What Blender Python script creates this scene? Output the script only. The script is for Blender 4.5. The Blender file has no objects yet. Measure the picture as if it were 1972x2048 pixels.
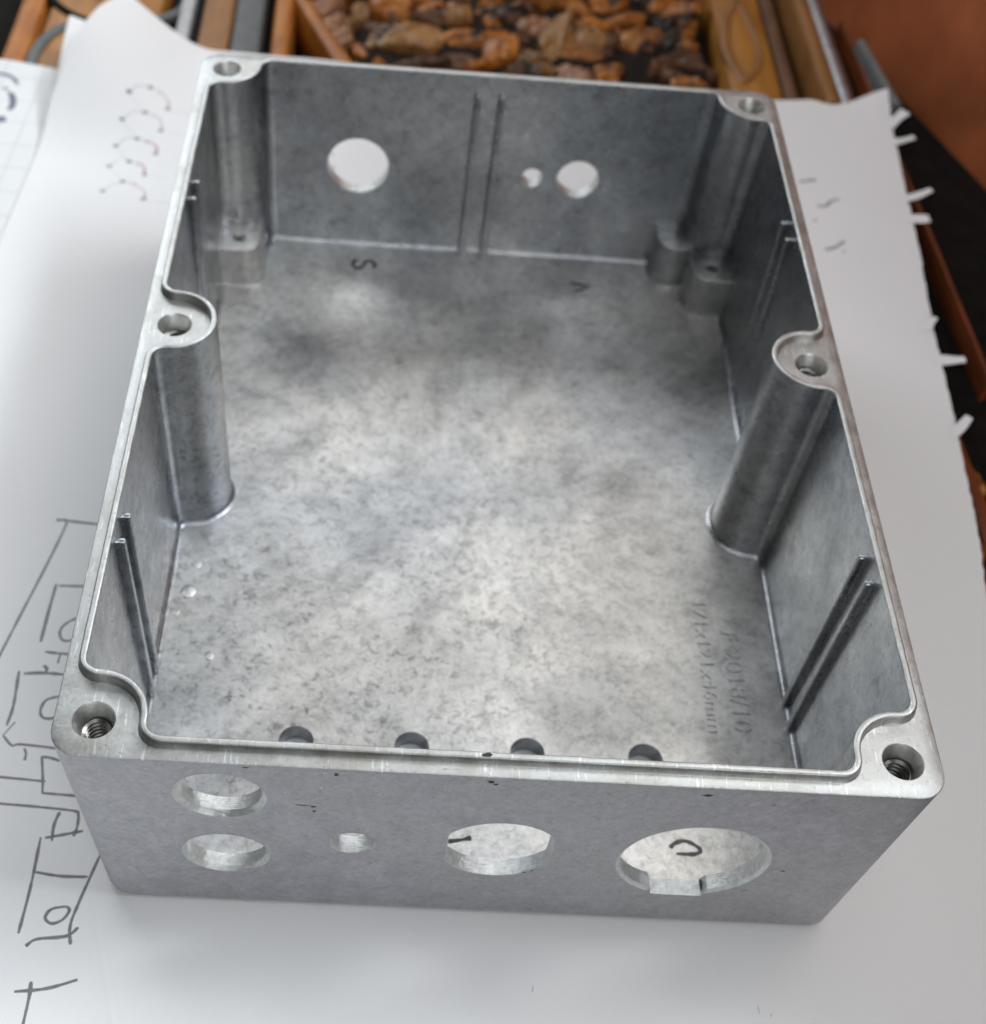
import bpy, bmesh, math, random
from mathutils import Vector, Matrix, Euler, noise as mnoise
from mathutils.geometry import delaunay_2d_cdt

S = bpy.context.scene
COL = S.collection
MM = 0.001
random.seed(7)

# ------------------------------------------------------------------ camera
cam_d = bpy.data.cameras.new('camera')
cam = bpy.data.objects.new('camera', cam_d)
COL.objects.link(cam)
S.camera = cam
cam.location = (-18.7327 * MM, -175.2755 * MM, 200.6184 * MM)
cam.rotation_euler = (math.radians(37.91065), math.radians(-3.80744), math.radians(1.09606))
cam_d.sensor_fit = 'HORIZONTAL'
cam_d.sensor_width = 36.0
cam_d.lens = 36.0 * 2666.084 / 1972.0
cam_d.shift_x = 130.741 / 1972.0
cam_d.shift_y = 160.393 / 1972.0
cam_d.clip_start = 0.01
cam_d.clip_end = 50.0
cam_d.dof.use_dof = True
cam_d.dof.focus_distance = 0.188
cam_d.dof.aperture_fstop = 25.0

# ------------------------------------------------------------------ light
W = bpy.data.worlds.new('World')
S.world = W
W.use_nodes = True
W.node_tree.nodes['Background'].inputs['Color'].default_value = (0.86, 0.93, 1.0, 1)
W.node_tree.nodes['Background'].inputs['Strength'].default_value = 0.02


def area_lamp(name, loc, target, sx, sy, power, color):
    d = bpy.data.lights.new(name, 'AREA')
    d.shape = 'RECTANGLE'
    d.size, d.size_y = sx, sy
    d.energy = power
    d.color = color
    o = bpy.data.objects.new(name, d)
    COL.objects.link(o)
    o.location = loc
    o.rotation_euler = (Vector(target) - Vector(loc)).to_track_quat('-Z', 'Y').to_euler()
    return o


# daylight from a low window behind the box and a window to the right, where the armchair shades the near paper;
# back left, high, overhead and front lamps are added fill, no source known
area_lamp('back_window_light', (0.169, 0.956, 0.705), (0, 0, 0), 1.0, 0.55, 4.6, (0.93, 0.965, 1.0))
area_lamp('back_left_fill_light', (-0.581, 0.862, 0.6), (0, 0, 0), 0.5, 0.5, 3.8, (0.9, 0.95, 1.0))  # added to brighten the left rim and paper
area_lamp('right_window_light', (0.838, 0.133, 0.849), (0, 0, 0), 0.8, 0.5, 19.0, (0.86, 0.94, 1.0))
area_lamp('high_fill_light', (0.52, 0.3, 1.039), (0, 0, 0), 0.5, 0.45, 2.6, (1.0, 0.99, 0.965))
area_lamp('overhead_fill_light', (0.042, 0.0, 1.199), (0, 0, 0), 0.6, 0.6, 1.9, (0.96, 0.98, 1.0))
area_lamp('front_low_light', (0.375, -1.03, 0.488), (0, 0, 0), 0.5, 0.4, 2.9, (0.97, 0.985, 1.0))
area_lamp('front_high_light', (-0.084, -0.594, 1.039), (0, 0, 0), 0.5, 0.4, 1.0, (0.97, 0.985, 1.0))

S.view_settings.view_transform = 'Standard'
S.view_settings.look = 'None'
S.view_settings.exposure = 0.17
S.view_settings.gamma = 1.0
S.cycles.max_bounces = 10
S.cycles.glossy_bounces = 6
S.cycles.diffuse_bounces = 5


# ------------------------------------------------------------------ node helpers
class NT:
    def __init__(self, name):
        self.m = bpy.data.materials.new(name)
        self.m.use_nodes = True
        self.t = self.m.node_tree
        self.b = self.t.nodes['Principled BSDF']
        tc = self.t.nodes.new('ShaderNodeTexCoord')
        mp = self.t.nodes.new('ShaderNodeMapping')
        mp.inputs['Scale'].default_value = (1000, 1000, 1000)     # textures work in millimetres
        self.t.links.new(tc.outputs['Object'], mp.inputs['Vector'])
        self.mp = mp
        self.co = mp.outputs['Vector']

    def link(self, a, b):
        self.t.links.new(a, b)

    def set(self, **k):
        for n, v in k.items():
            s = self.b.inputs[n.replace('_', ' ')]
            if hasattr(v, 'node'):
                self.link(v, s)
            else:
                s.default_value = v if not isinstance(v, tuple) or len(v) == 4 else (*v, 1)

    def scaled(self, sc, loc=(0, 0, 0), rot=(0, 0, 0)):
        n = self.t.nodes.new('ShaderNodeMapping')
        n.inputs['Scale'].default_value = sc
        n.inputs['Location'].default_value = loc
        n.inputs['Rotation'].default_value = rot
        self.link(self.co, n.inputs['Vector'])
        return n.outputs['Vector']

    def noise(self, scale, detail=4, rough=0.55, co=None, dist=0.0):
        n = self.t.nodes.new('ShaderNodeTexNoise')
        n.inputs['Scale'].default_value = scale
        n.inputs['Detail'].default_value = detail
        n.inputs['Roughness'].default_value = rough
        n.inputs['Distortion'].default_value = dist
        self.link(co or self.co, n.inputs['Vector'])
        return n.outputs['Fac']

    def ramp(self, fac, stops, interp='LINEAR'):
        n = self.t.nodes.new('ShaderNodeValToRGB')
        r = n.color_ramp
        r.interpolation = interp
        while len(r.elements) < len(stops):
            r.elements.new(0.5)
        for e, (p, c) in zip(r.elements, stops):
            e.position = p
            e.color = (c, c, c, 1) if not isinstance(c, tuple) else (*c, 1)
        self.link(fac, n.inputs['Fac'])
        return n.outputs['Color']

    def mix(self, fac, a, b, mode='MIX'):
        n = self.t.nodes.new('ShaderNodeMix')
        n.data_type = 'RGBA'
        n.blend_type = mode
        for s, v in ((n.inputs['Factor'], fac), (n.inputs['A'], a), (n.inputs['B'], b)):
            if hasattr(v, 'node'):
                self.link(v, s)
            elif isinstance(v, tuple):
                s.default_value = (*v, 1)
            else:
                s.default_value = v
        return n.outputs['Result']

    def math(self, op, a, b=0.0, c=0.0):
        n = self.t.nodes.new('ShaderNodeMath')
        n.operation = op
        for i, v in enumerate((a, b, c)):
            if hasattr(v, 'node'):
                self.link(v, n.inputs[i])
            else:
                n.inputs[i].default_value = v
        return n.outputs[0]

    def dist(self, p, co=None):
        n = self.t.nodes.new('ShaderNodeVectorMath')
        n.operation = 'DISTANCE'
        self.link(co or self.co, n.inputs[0])
        n.inputs[1].default_value = p
        return n.outputs['Value']

    def bump(self, h, strength, distance):
        n = self.t.nodes.new('ShaderNodeBump')
        n.inputs['Strength'].default_value = strength
        n.inputs['Distance'].default_value = distance
        self.link(h, n.inputs['Height'])
        self.link(n.outputs['Normal'], self.b.inputs['Normal'])
        return n


# ------------------------------------------------------------------ materials
def mat_cast(name='cast_aluminium', r0=0.22, r1=0.36, floor=False):
    n = NT(name)
    big = n.noise(0.035, 5, 0.6)
    big2 = n.noise(0.022, 3, 0.5, n.scaled((1, 1, 1), (37, 11, 5)))
    mid = n.noise(0.15, 9, 0.76, None, 0.2)
    fine = n.noise(0.62, 6, 0.72, None, 0.6)
    grain = n.noise(2.6, 3, 0.6)
    base = n.ramp(big, [(0.34, (0.48, 0.485, 0.49)), (0.5, (0.58, 0.585, 0.59)), (0.64, (0.68, 0.68, 0.675))])
    base = n.mix(n.ramp(big2, [(0.38, 0.0), (0.62, 1.0)]), base, n.mix(1.0, base, (1.03, 1.0, 0.95), 'MULTIPLY'))
    c = n.mix(0.8, base, n.ramp(mid, [(0.34, 0.60), (0.46, 0.90), (0.54, 1.02), (0.66, 1.14)]), 'MULTIPLY')
    c = n.mix(0.75, c, n.ramp(fine, [(0.34, 0.70), (0.50, 1.0), (0.68, 1.16)]), 'MULTIPLY')
    c = n.mix(0.5, c, n.ramp(grain, [(0.35, 0.86), (0.65, 1.1)]), 'MULTIPLY')
    # dark pitting, denser towards one corner of the casting
    near = n.ramp(n.math('DIVIDE', n.dist((-44, -46, 4)), 95.0), [(0.0, 1.0), (0.45, 0.62), (0.9, 0.12)])
    pit = n.ramp(fine, [(0.36, 1.0), (0.47, 0.0)])
    patch = n.ramp(n.noise(0.10, 5, 0.7, n.scaled((1, 1, 1), (5, 90, 2))), [(0.44, 1.0), (0.58, 0.2)])
    pf = n.math('MULTIPLY', n.math('MULTIPLY', pit, patch), near)
    c = n.mix(n.math('MULTIPLY', pf, 0.85), c, (0.16, 0.16, 0.155))
    # old stains on the floor of the casting
    wob = n.math('MULTIPLY', n.math('SUBTRACT', n.noise(0.20, 8, 0.75), 0.5), 34.0)
    for p, r, a in (((-36, 41, 4), 5.5, 0.5), ((-42, 47, 4), 4.5, 0.4), ((-12, 62, 4), 7.0, 0.22), ((20, -45, 4), 9.0, 0.22), ((9, 57, 4), 6.0, 0.22), ((-18, -1, 4), 12, 0.22), ((4, 50, 4), 5.0, 0.3)):
        d = n.math('ADD', n.dist(p), wob)
        s = n.ramp(n.math('DIVIDE', d, r * 1.6), [(0.45, a * 0.85), (0.95, 0.0)])
        c = n.mix(s, c, (0.22, 0.23, 0.24))
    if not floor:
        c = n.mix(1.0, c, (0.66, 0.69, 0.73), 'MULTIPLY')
    n.set(Base_Color=c, Metallic=1.0)
    r = n.ramp(n.noise(0.12, 6, 0.65), [(0.3, r0), (0.7, r1)])
    n.set(Roughness=r)
    n.bump(n.math('ADD', n.math('MULTIPLY', n.noise(1.2, 5, 0.65), 1.0), n.math('MULTIPLY', fine, 0.5)), 0.24 if floor else 0.07, 0.00022)
    return n.m


def mat_rim():
    n = NT('worn_rim_aluminium')
    mid = n.noise(0.3, 6, 0.65)
    fine = n.noise(1.6, 5, 0.65)
    c = n.ramp(mid, [(0.3, (0.44, 0.445, 0.43)), (0.6, (0.56, 0.57, 0.56))])
    scr = n.noise(1.0, 3, 0.6, n.scaled((2.4, 0.25, 1), rot=(0, 0, 0.6)))
    c = n.mix(n.ramp(scr, [(0.60, 0.0), (0.68, 0.7)]), c, (0.86, 0.87, 0.87))
    c = n.mix(n.ramp(fine, [(0.3, 0.6), (0.42, 0.0)]), c, (0.22, 0.215, 0.20))
    grime = n.noise(0.09, 5, 0.7)
    c = n.mix(n.ramp(grime, [(0.36, 0.45), (0.5, 0.0)]), c, (0.34, 0.32, 0.27))
    n.set(Base_Color=c, Metallic=1.0, Roughness=n.ramp(mid, [(0.3, 0.40), (0.7, 0.56)]))
    n.bump(n.math('ADD', fine, n.math('MULTIPLY', mid, 0.5)), 0.22, 0.0002)
    return n.m


def mat_outer():
    n = NT('outer_cast_aluminium')
    mid = n.noise(0.20, 7, 0.7)
    fine = n.noise(0.95, 6, 0.7, None, 0.5)
    spk = n.noise(1.7, 4, 0.65, n.scaled((1, 1, 1.25), (3, 8, 2)))
    big = n.noise(0.03, 3)
    c = n.ramp(mid, [(0.3, (0.36, 0.36, 0.385)), (0.7, (0.54, 0.54, 0.572))])
    c = n.mix(n.ramp(big, [(0.4, 0.0), (0.65, 0.5)]), c, (0.46, 0.455, 0.45))
    c = n.mix(0.4, c, n.ramp(fine, [(0.3, 0.6), (0.5, 1.0), (0.7, 1.35)]), 'MULTIPLY')
    c = n.mix(n.ramp(spk, [(0.66, 0.0), (0.72, 0.8)]), c, (0.92, 0.92, 0.94))
    c = n.mix(n.ramp(n.noise(0.6, 5, 0.65), [(0.29, 0.4), (0.40, 0.0)]), c, (0.20, 0.20, 0.21))
    n.set(Base_Color=c, Metallic=1.0, Roughness=n.ramp(mid, [(0.3, 0.42), (0.7, 0.56)]))
    n.bump(n.math('ADD', n.math('MULTIPLY', fine, 1.0), n.math('MULTIPLY', mid, 0.8)), 0.42, 0.0003)
    return n.m


def mat_simple(name, col, rough=0.6, metal=0.0, nscale=0.3, var=0.15, bump=0.0, bscale=2.0, coat=0.0):
    n = NT(name)
    f = n.noise(nscale, 5)
    lo = tuple(max(0, v * (1 - var)) for v in col)
    hi = tuple(min(1, v * (1 + var)) for v in col)
    n.set(Base_Color=n.ramp(f, [(0.3, lo), (0.7, hi)]), Roughness=rough, Metallic=metal)
    if name.startswith('black_stained'):
        n.set(Specular_IOR_Level=0.12)
    if coat:
        n.set(Coat_Weight=coat, Coat_Roughness=0.2)
    if bump:
        n.bump(n.noise(bscale, 4), bump, 0.0002)
    return n.m


def mat_bore():
    n = NT('machined_aluminium')
    tool = n.noise(1.0, 3, 0.6, n.scaled((0.5, 6.0, 0.5)))
    chat = n.noise(0.9, 4, 0.6)
    n.set(Base_Color=n.ramp(chat, [(0.35, (0.60, 0.615, 0.605)), (0.65, (0.78, 0.80, 0.785))]), Metallic=1.0,
          Roughness=n.ramp(tool, [(0.3, 0.36), (0.7, 0.58)]))
    n.bump(n.math('ADD', tool, chat), 0.55, 0.00035)
    return n.m


def mat_wood(name, dark, mid, light, rough=0.5, axis=(0.6, 0.06, 0.6), coat=0.12, stain=0.0):
    n = NT(name)
    g = n.noise(0.5, 6, 0.6, n.scaled(axis), 0.8)
    blot = n.noise(0.07, 4)
    c = n.ramp(g, [(0.25, dark), (0.5, mid), (0.75, light)])
    c = n.mix(n.ramp(blot, [(0.35, 0.45), (0.6, 0.0)]), c, dark)
    if stain:                                   # black antiquing stain left in patches
        st = n.noise(0.085, 5, 0.65)
        c = n.mix(n.ramp(st, [(0.42 - 0.1 * (1 - stain), 0.97), (0.50 - 0.1 * (1 - stain), 0.0)]), c, (0.010, 0.007, 0.005))
    n.set(Base_Color=c, Roughness=rough, Coat_Weight=coat * (1.6 if stain else 0.5), Coat_Roughness=0.22, Specular_IOR_Level=0.25)
    n.bump(g, 0.3, 0.0004)
    return n.m


def mat_paper(name, col):
    n = NT(name)
    f = n.noise(0.9, 6, 0.7)
    b = n.noise(0.03, 3)
    c = n.mix(n.ramp(b, [(0.3, 0.10), (0.7, 0.0)]), col, tuple(v * 0.86 for v in col))
    c = n.mix(n.ramp(f, [(0.3, 0.06), (0.6, 0.0)]), c, tuple(v * 0.7 for v in col))
    n.set(Base_Color=c, Roughness=0.85, Specular_IOR_Level=0.25)
    hgt = n.math('ADD', n.math('MULTIPLY', f, 0.25), n.noise(0.11, 3))
    sp = n.t.nodes.new('ShaderNodeSeparateXYZ')
    n.link(n.co, sp.inputs['Vector'])
    # a few soft fold lines: y + k x = c
    for k, c0, w_, amp in ((3.0, -266.5, 1.2, 0.5), (0.28, -116.0, 2.0, 0.35), (-0.8, 118.0, 2.5, 0.3), (0.05, -92.0, 1.6, 0.16)):
        d = n.math('ABSOLUTE', n.math('SUBTRACT', n.math('ADD', sp.outputs['Y'], n.math('MULTIPLY', sp.outputs['X'], k)), c0))
        hgt = n.math('ADD', hgt, n.math('MULTIPLY', n.ramp(n.math('DIVIDE', d, w_ * 2), [(0.0, 1.0), (1.0, 0.0)]), amp))
    n.bump(hgt, 0.16, 0.0006)
    return n.m


def mat_grid(name, col):
    n = NT(name)
    sp = n.t.nodes.new('ShaderNodeSeparateXYZ')
    n.link(n.scaled((1, 1, 1), rot=(0, 0, 0.03)), sp.inputs['Vector'])
    fs = []
    for ax, off in (('X', 3.0), ('Y', 1.5)):
        m = n.math('PINGPONG', n.math('ADD', sp.outputs[ax], off), 4.8)
        fs.append(n.ramp(m, [(0.0, 1.0), (0.28, 0.0)]))
    f = n.math('MAXIMUM', fs[0], fs[1])
    c = n.mix(n.math('MULTIPLY', f, 0.42), col, (0.30, 0.36, 0.42))
    n.set(Base_Color=c, Roughness=0.85, Specular_IOR_Level=0.25)
    return n.m


M = {
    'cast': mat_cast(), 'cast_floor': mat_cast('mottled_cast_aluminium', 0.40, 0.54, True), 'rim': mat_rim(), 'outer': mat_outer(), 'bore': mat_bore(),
    'cone': mat_simple('turned_cone_metal', (0.66, 0.66, 0.64), 0.42, 1.0, 0.5, 0.2, 0.2),
    'thread': mat_simple('dark_thread_metal', (0.20, 0.195, 0.18), 0.3, 1.0, 0.6, 0.25, 0.1),
    'ink': mat_simple('black_marker_and_shade', (0.018, 0.017, 0.018), 0.5, 0.0, 0.8, 0.4),
    'ink2': mat_simple('purple_marker_ink', (0.10, 0.075, 0.09), 0.5, 0.0, 0.8, 0.4),
    'graphite': mat_simple('graphite_pencil', (0.20, 0.205, 0.21), 0.55, 0.0, 1.5, 0.3),
    'red_ink': mat_simple('faded_red_ink', (0.62, 0.33, 0.36), 0.8, 0.0, 1.0, 0.2),
    'blue_ink': mat_simple('blue_black_ink', (0.16, 0.18, 0.24), 0.8, 0.0, 1.0, 0.3),
    'paper': mat_paper('white_paper', (0.89, 0.89, 0.89)),
    'grid': mat_grid('squared_paper', (0.82, 0.83, 0.83)),
    'black_wood': mat_simple('black_stained_wood', (0.008, 0.007, 0.006), 0.85, 0.0, 0.2, 0.4, 0.3, 0.5),
    'grey_paint': mat_simple('grey_painted_groove', (0.085, 0.09, 0.09), 0.5, 0.0, 0.3, 0.25, 0.2, 0.6),
    'pale_strip': mat_simple('pale_lacquer', (0.42, 0.42, 0.42), 0.3, 0.0, 0.3, 0.15),
    'gloss_strip': mat_simple('glossy_steel_trim', (0.42, 0.45, 0.47), 0.3, 1.0, 0.3, 0.2, 0.2),
    'tan': mat_wood('tan_wood', (0.20, 0.085, 0.022), (0.32, 0.145, 0.042), (0.38, 0.19, 0.065)),
    'orange': mat_wood('orange_wood', (0.22, 0.065, 0.010), (0.46, 0.16, 0.022), (0.56, 0.24, 0.05)),
    'amber': mat_wood('amber_wood', (0.26, 0.10, 0.014), (0.42, 0.18, 0.03), (0.50, 0.24, 0.055)),
    'peach': mat_wood('peach_wood', (0.36, 0.20, 0.12), (0.52, 0.33, 0.22), (0.62, 0.43, 0.32)),
    'brown': mat_wood('brown_wood', (0.07, 0.035, 0.018), (0.15, 0.075, 0.04), (0.24, 0.13, 0.075)),
    'carve': mat_wood('carved_wood', (0.12, 0.035, 0.006), (0.48, 0.17, 0.028), (0.60, 0.30, 0.10), axis=(0.5, 0.18, 0.5), coat=0.10, stain=1.0),
    'carve_orange': mat_wood('carved_orange_wood', (0.20, 0.05, 0.005), (0.52, 0.17, 0.018), (0.62, 0.28, 0.05), coat=0.10, stain=0.55),
    'carve_tan': mat_wood('carved_tan_wood', (0.17, 0.075, 0.02), (0.38, 0.19, 0.06), (0.48, 0.28, 0.12), coat=0.12, stain=0.6),
    'carve_peach': mat_wood('carved_peach_wood', (0.26, 0.12, 0.06), (0.42, 0.22, 0.12), (0.50, 0.30, 0.19), coat=0.10, stain=0.2),
    'carve_ground': mat_wood('dark_stained_ground', (0.006, 0.004, 0.003), (0.014, 0.008, 0.005), (0.03, 0.015, 0.008), rough=0.9, coat=0.0),
    'dull_strip': mat_simple('dull_grey_trim', (0.16, 0.165, 0.165), 0.5, 0.0, 0.3, 0.2),
    'rust': mat_wood('red_brown_wood', (0.10, 0.025, 0.008), (0.22, 0.055, 0.015), (0.32, 0.10, 0.03)),
    'leather': mat_simple('red_brown_leather', (0.58, 0.165, 0.06), 0.5, 0.0, 0.03, 0.3, 0.25, 0.25),
    'floor': mat_simple('dark_floor', (0.05, 0.04, 0.035), 0.7),
}


# ------------------------------------------------------------------ object helpers
def mesh_obj(name, bm, mat, parent=None, smooth=30, recalc=True):
    if recalc:
        bmesh.ops.recalc_face_normals(bm, faces=bm.faces)
    me = bpy.data.meshes.new(name)
    bm.to_mesh(me)
    bm.free()
    for v in me.vertices:
        v.co *= MM
    me.materials.append(M[mat])
    if smooth:
        for p in me.polygons:
            p.use_smooth = True
        me.set_sharp_from_angle(angle=math.radians(smooth))
    me.update()
    o = bpy.data.objects.new(name, me)
    COL.objects.link(o)
    if parent:
        o.parent = parent
    return o


def thing(name, label, cat, loc=(0, 0, 0), group=None):
    o = bpy.data.objects.new(name, None)
    o.empty_display_size = 0.02
    COL.objects.link(o)
    o.location = loc
    tag(o, label, cat, group)
    return o


def tag(o, label, cat, group=None):
    o['label'] = label
    o['category'] = cat
    if group:
        o['group'] = group


def arc(cx, cy, r, a0, a1, n):
    return [(cx + r * math.cos(a0 + (a1 - a0) * i / n), cy + r * math.sin(a0 + (a1 - a0) * i / n)) for i in range(n + 1)]


def inside(p, poly):
    x, y = p
    c = False
    j = len(poly) - 1
    for i in range(len(poly)):
        xi, yi = poly[i]
        xj, yj = poly[j]
        if (yi > y) != (yj > y) and x < (xj - xi) * (y - yi) / (yj - yi) + xi:
            c = not c
        j = i
    return c


def cdt_fill(bm, loops, to3d, flip=False):
    """fill loops[0] minus the other loops; to3d maps a 2-D point to 3-D"""
    vs, es = [], []
    for L in loops:
        b = len(vs)
        vs += [Vector(p) for p in L]
        es += [(b + i, b + (i + 1) % len(L)) for i in range(len(L))]
    ov, oe, of, *_ = delaunay_2d_cdt(vs, es, [], 1, 1e-6)
    bv = [bm.verts.new(to3d(v.x, v.y)) for v in ov]
    for f in of:
        c = sum((ov[i] for i in f), Vector((0, 0))) / len(f)
        if any(inside(c, L) for L in loops[1:]) or not inside(c, loops[0]):
            continue
        try:
            bm.faces.new([bv[i] for i in (reversed(f) if flip else f)])
        except ValueError:
            pass


def rings(bm, rs, closed=True, skip=()):
    """bridge successive rings of equal length; skip = columns left open"""
    vv = [[bm.verts.new(p) for p in r] for r in rs]
    n = len(rs[0])
    for a, b in zip(vv, vv[1:]):
        for i in range(n if closed else n - 1):
            if i in skip:
                continue
            j = (i + 1) % n
            bm.faces.new((a[i], a[j], b[j], b[i]))
    return vv


def box(bm, x0, x1, y0, y1, z0, z1):
    v = [bm.verts.new(p) for p in ((x0, y0, z0), (x1, y0, z0), (x1, y1, z0), (x0, y1, z0), (x0, y0, z1), (x1, y0, z1), (x1, y1, z1), (x0, y1, z1))]
    for f in ((3, 2, 1, 0), (4, 5, 6, 7), (0, 1, 5, 4), (1, 2, 6, 5), (2, 3, 7, 6), (3, 0, 4, 7)):
        bm.faces.new([v[i] for i in f])


def bevel_all(bm, w, seg=2):
    bmesh.ops.remove_doubles(bm, verts=bm.verts, dist=1e-5)
    bmesh.ops.bevel(bm, geom=list(bm.edges) + list(bm.verts), offset=w, segments=seg, affect='EDGES', profile=0.5, clamp_overlap=True)


def smooth_path(pts, k=6):
    if len(pts) < 3:
        return [Vector(p) for p in pts]
    P = [Vector(p) for p in pts]
    P = [P[0] * 2 - P[1]] + P + [P[-1] * 2 - P[-2]]
    out = []
    for i in range(1, len(P) - 2):
        a, b, c, d = P[i - 1:i + 3]
        for j in range(k):
            t = j / k
            out.append(0.5 * ((2 * b) + (c - a) * t + (2 * a - 5 * b + 4 * c - d) * t * t + (3 * b - a - 3 * c + d) * t ** 3))
    out.append(P[-2])
    return out


def ribbon(bm, pts, w, zf, thick=0.02, curve=True):
    """a thin drawn line lying on a surface: pts are (x, y) in mm, zf(x, y) the surface height"""
    P = smooth_path([(p[0], p[1]) for p in pts]) if curve else [Vector(p) for p in pts]
    n = len(P)
    rows = []
    for i, p in enumerate(P):
        d = (P[min(i + 1, n - 1)] - P[max(i - 1, 0)])
        d = d.normalized() if d.length > 1e-9 else Vector((1, 0))
        q = Vector((-d.y, d.x))
        ww = w * (0.47 + 0.24 * mnoise.noise(Vector((p.x * 0.9, p.y * 0.9, 3.1))))
        if i in (0, n - 1):
            ww *= 0.6
        rows.append((p + q * ww, p - q * ww))
    for off in (0.008, 0.008 + thick):
        pass
    top = [[bm.verts.new((r[k].x, r[k].y, zf(r[k].x, r[k].y) + 0.006 + thick)) for k in (0, 1)] for r in rows]
    bot = [[bm.verts.new((r[k].x, r[k].y, zf(r[k].x, r[k].y) + 0.004)) for k in (0, 1)] for r in rows]
    for i in range(n - 1):
        bm.faces.new((top[i][0], top[i][1], top[i + 1][1], top[i + 1][0]))
        bm.faces.new((top[i][0], top[i + 1][0], bot[i + 1][0], bot[i][0]))
        bm.faces.new((top[i][1], bot[i][1], bot[i + 1][1], top[i + 1][1]))
    for i in (0, n - 1):
        bm.faces.new((top[i][0], bot[i][0], bot[i][1], top[i][1]))


# ------------------------------------------------------------------ setting
H = 46.724          # height of the flange plane above the paper (mm)
LIP = 1.55          # height of the sealing lip above the flange
HW, HL = 60.5, 85.5
DX, DY = 1.81, 2.07  # draft of the outer wall
FL = 4.0            # height of the inner floor

bm = bmesh.new()
box(bm, -1500, 1500, -1500, 1500, -460, -450)
o = mesh_obj('floor', bm, 'floor', smooth=0)
o['kind'] = 'structure'

# ------------------------------------------------------------------ the cast box
enc = thing('cast_enclosure', 'open grey cast aluminium box with drilled end walls, standing on white paper', 'metal box')

SCREWS = [(55.1, -79.8), (55.1, -0.2), (55.1, 79.7), (-55.1, 79.7), (-55.1, -0.2), (-55.1, -79.8)]


def contour(hx, yf, yb, R, rf):
    """the wavy inner outline, counter-clockwise, starting left on the front wall; returns points and the
    index of the last point before the front wall's flat and the back wall's flat"""
    s = R + rf
    pts = []

    def post(c, f1, a_in, f2, a_out_end):
        cx, cy = c
        t1 = math.atan2(cy - f1[1], cx - f1[0])
        t1 = a_in + (t1 - a_in) % (2 * math.pi)
        pts.extend(arc(f1[0], f1[1], rf, a_in, t1, 7))
        a = t1 + math.pi
        b = math.atan2(f2[1] - cy, f2[0] - cx)
        b = a - (a - b) % (2 * math.pi)
        pts.extend(arc(cx, cy, R, a, b, 18)[1:])
        t2 = b + math.pi
        e = t2 + (a_out_end - t2) % (2 * math.pi)
        pts.extend(arc(f2[0], f2[1], rf, t2, e, 7)[1:])

    h = math.pi / 2
    q = lambda v: math.sqrt(max(0, s * s - v * v))
    yfl, ybl, xr = yf + rf, yb - rf, hx - rf
    c = SCREWS[0]
    post(c, (c[0] - q(c[1] - yfl), yfl), -h, (xr, c[1] + q(c[0] - xr)), 0)
    i_fr = 0
    c = SCREWS[1]
    post(c, (xr, c[1] - q(c[0] - xr)), 0, (xr, c[1] + q(c[0] - xr)), 0)
    c = SCREWS[2]
    post(c, (xr, c[1] - q(c[0] - xr)), 0, (c[0] - q(c[1] - ybl), ybl), h)
    i_back = len(pts) - 1
    c = SCREWS[3]
    post(c, (c[0] + q(c[1] - ybl), ybl), h, (-xr, c[1] - q(c[0] + xr)), math.pi)
    c = SCREWS[4]
    post(c, (-xr, c[1] + q(c[0] + xr)), math.pi, (-xr, c[1] - q(c[0] + xr)), math.pi)
    c = SCREWS[5]
    post(c, (-xr, c[1] + q(c[0] + xr)), math.pi, (c[0] + q(c[1] - yfl), yfl), -h)
    return pts, i_back


def lvl(o):
    """contour offset outwards by o (mm)"""
    return contour(57.5 + o, -82.5 - o, 81.5 + o, 7.3 - o, 2.2 + o)


def cav(t, extra=0.0):
    """cavity contour, t = 0 at the rim, 1 at the floor"""
    return contour(57.5 - 0.8 * t - extra, -82.5 + 1.4 * t + extra, 81.5 - 0.5 * t - extra, 7.3 + 0.35 * t + extra, max(0.4, 2.2 - 0.3 * t - extra))


def rrect(ix, iy, r, n=9):
    hx, hy = HW - ix, HL - iy
    h = math.pi / 2
    return (arc(hx - r, -hy + r, r, -h, 0, n) + arc(hx - r, hy - r, r, 0, h, n) +
            arc(-hx + r, hy - r, r, h, 2 * h, n) + arc(-hx + r, -hy + r, r, 2 * h, 3 * h, n))


A_F = DY / H
front_out = lambda x, z: (x, -HL + A_F * (H - z), z)
back_out = lambda x, z: (x, HL - A_F * (H - z), z)
ZT, ZB = H - 0.35, FL + 1.0          # cavity wall runs between these heights
front_in = lambda x, z: (x, -82.5 + 1.4 * (ZT - z) / (ZT - ZB), z)
back_in = lambda x, z: (x, 81.5 - 0.5 * (ZT - z) / (ZT - ZB), z)


def circ(cx, cz, r, n=48):
    return [(cx + r * math.cos(2 * math.pi * i / n), cz + r * math.sin(2 * math.pi * i / n)) for i in range(n)]


def dd(cx, cz, r, xl, xr, n=56):
    out = []
    for x, z in circ(cx, cz, r, n):
        if x < xl or x > xr:
            x = min(max(x, xl), xr)
            zz = math.sqrt(r * r - (x - cx) ** 2)
            z = cz + math.copysign(min(abs(z - cz), zz), z - cz)
        out.append((x, z))
    return out


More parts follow.
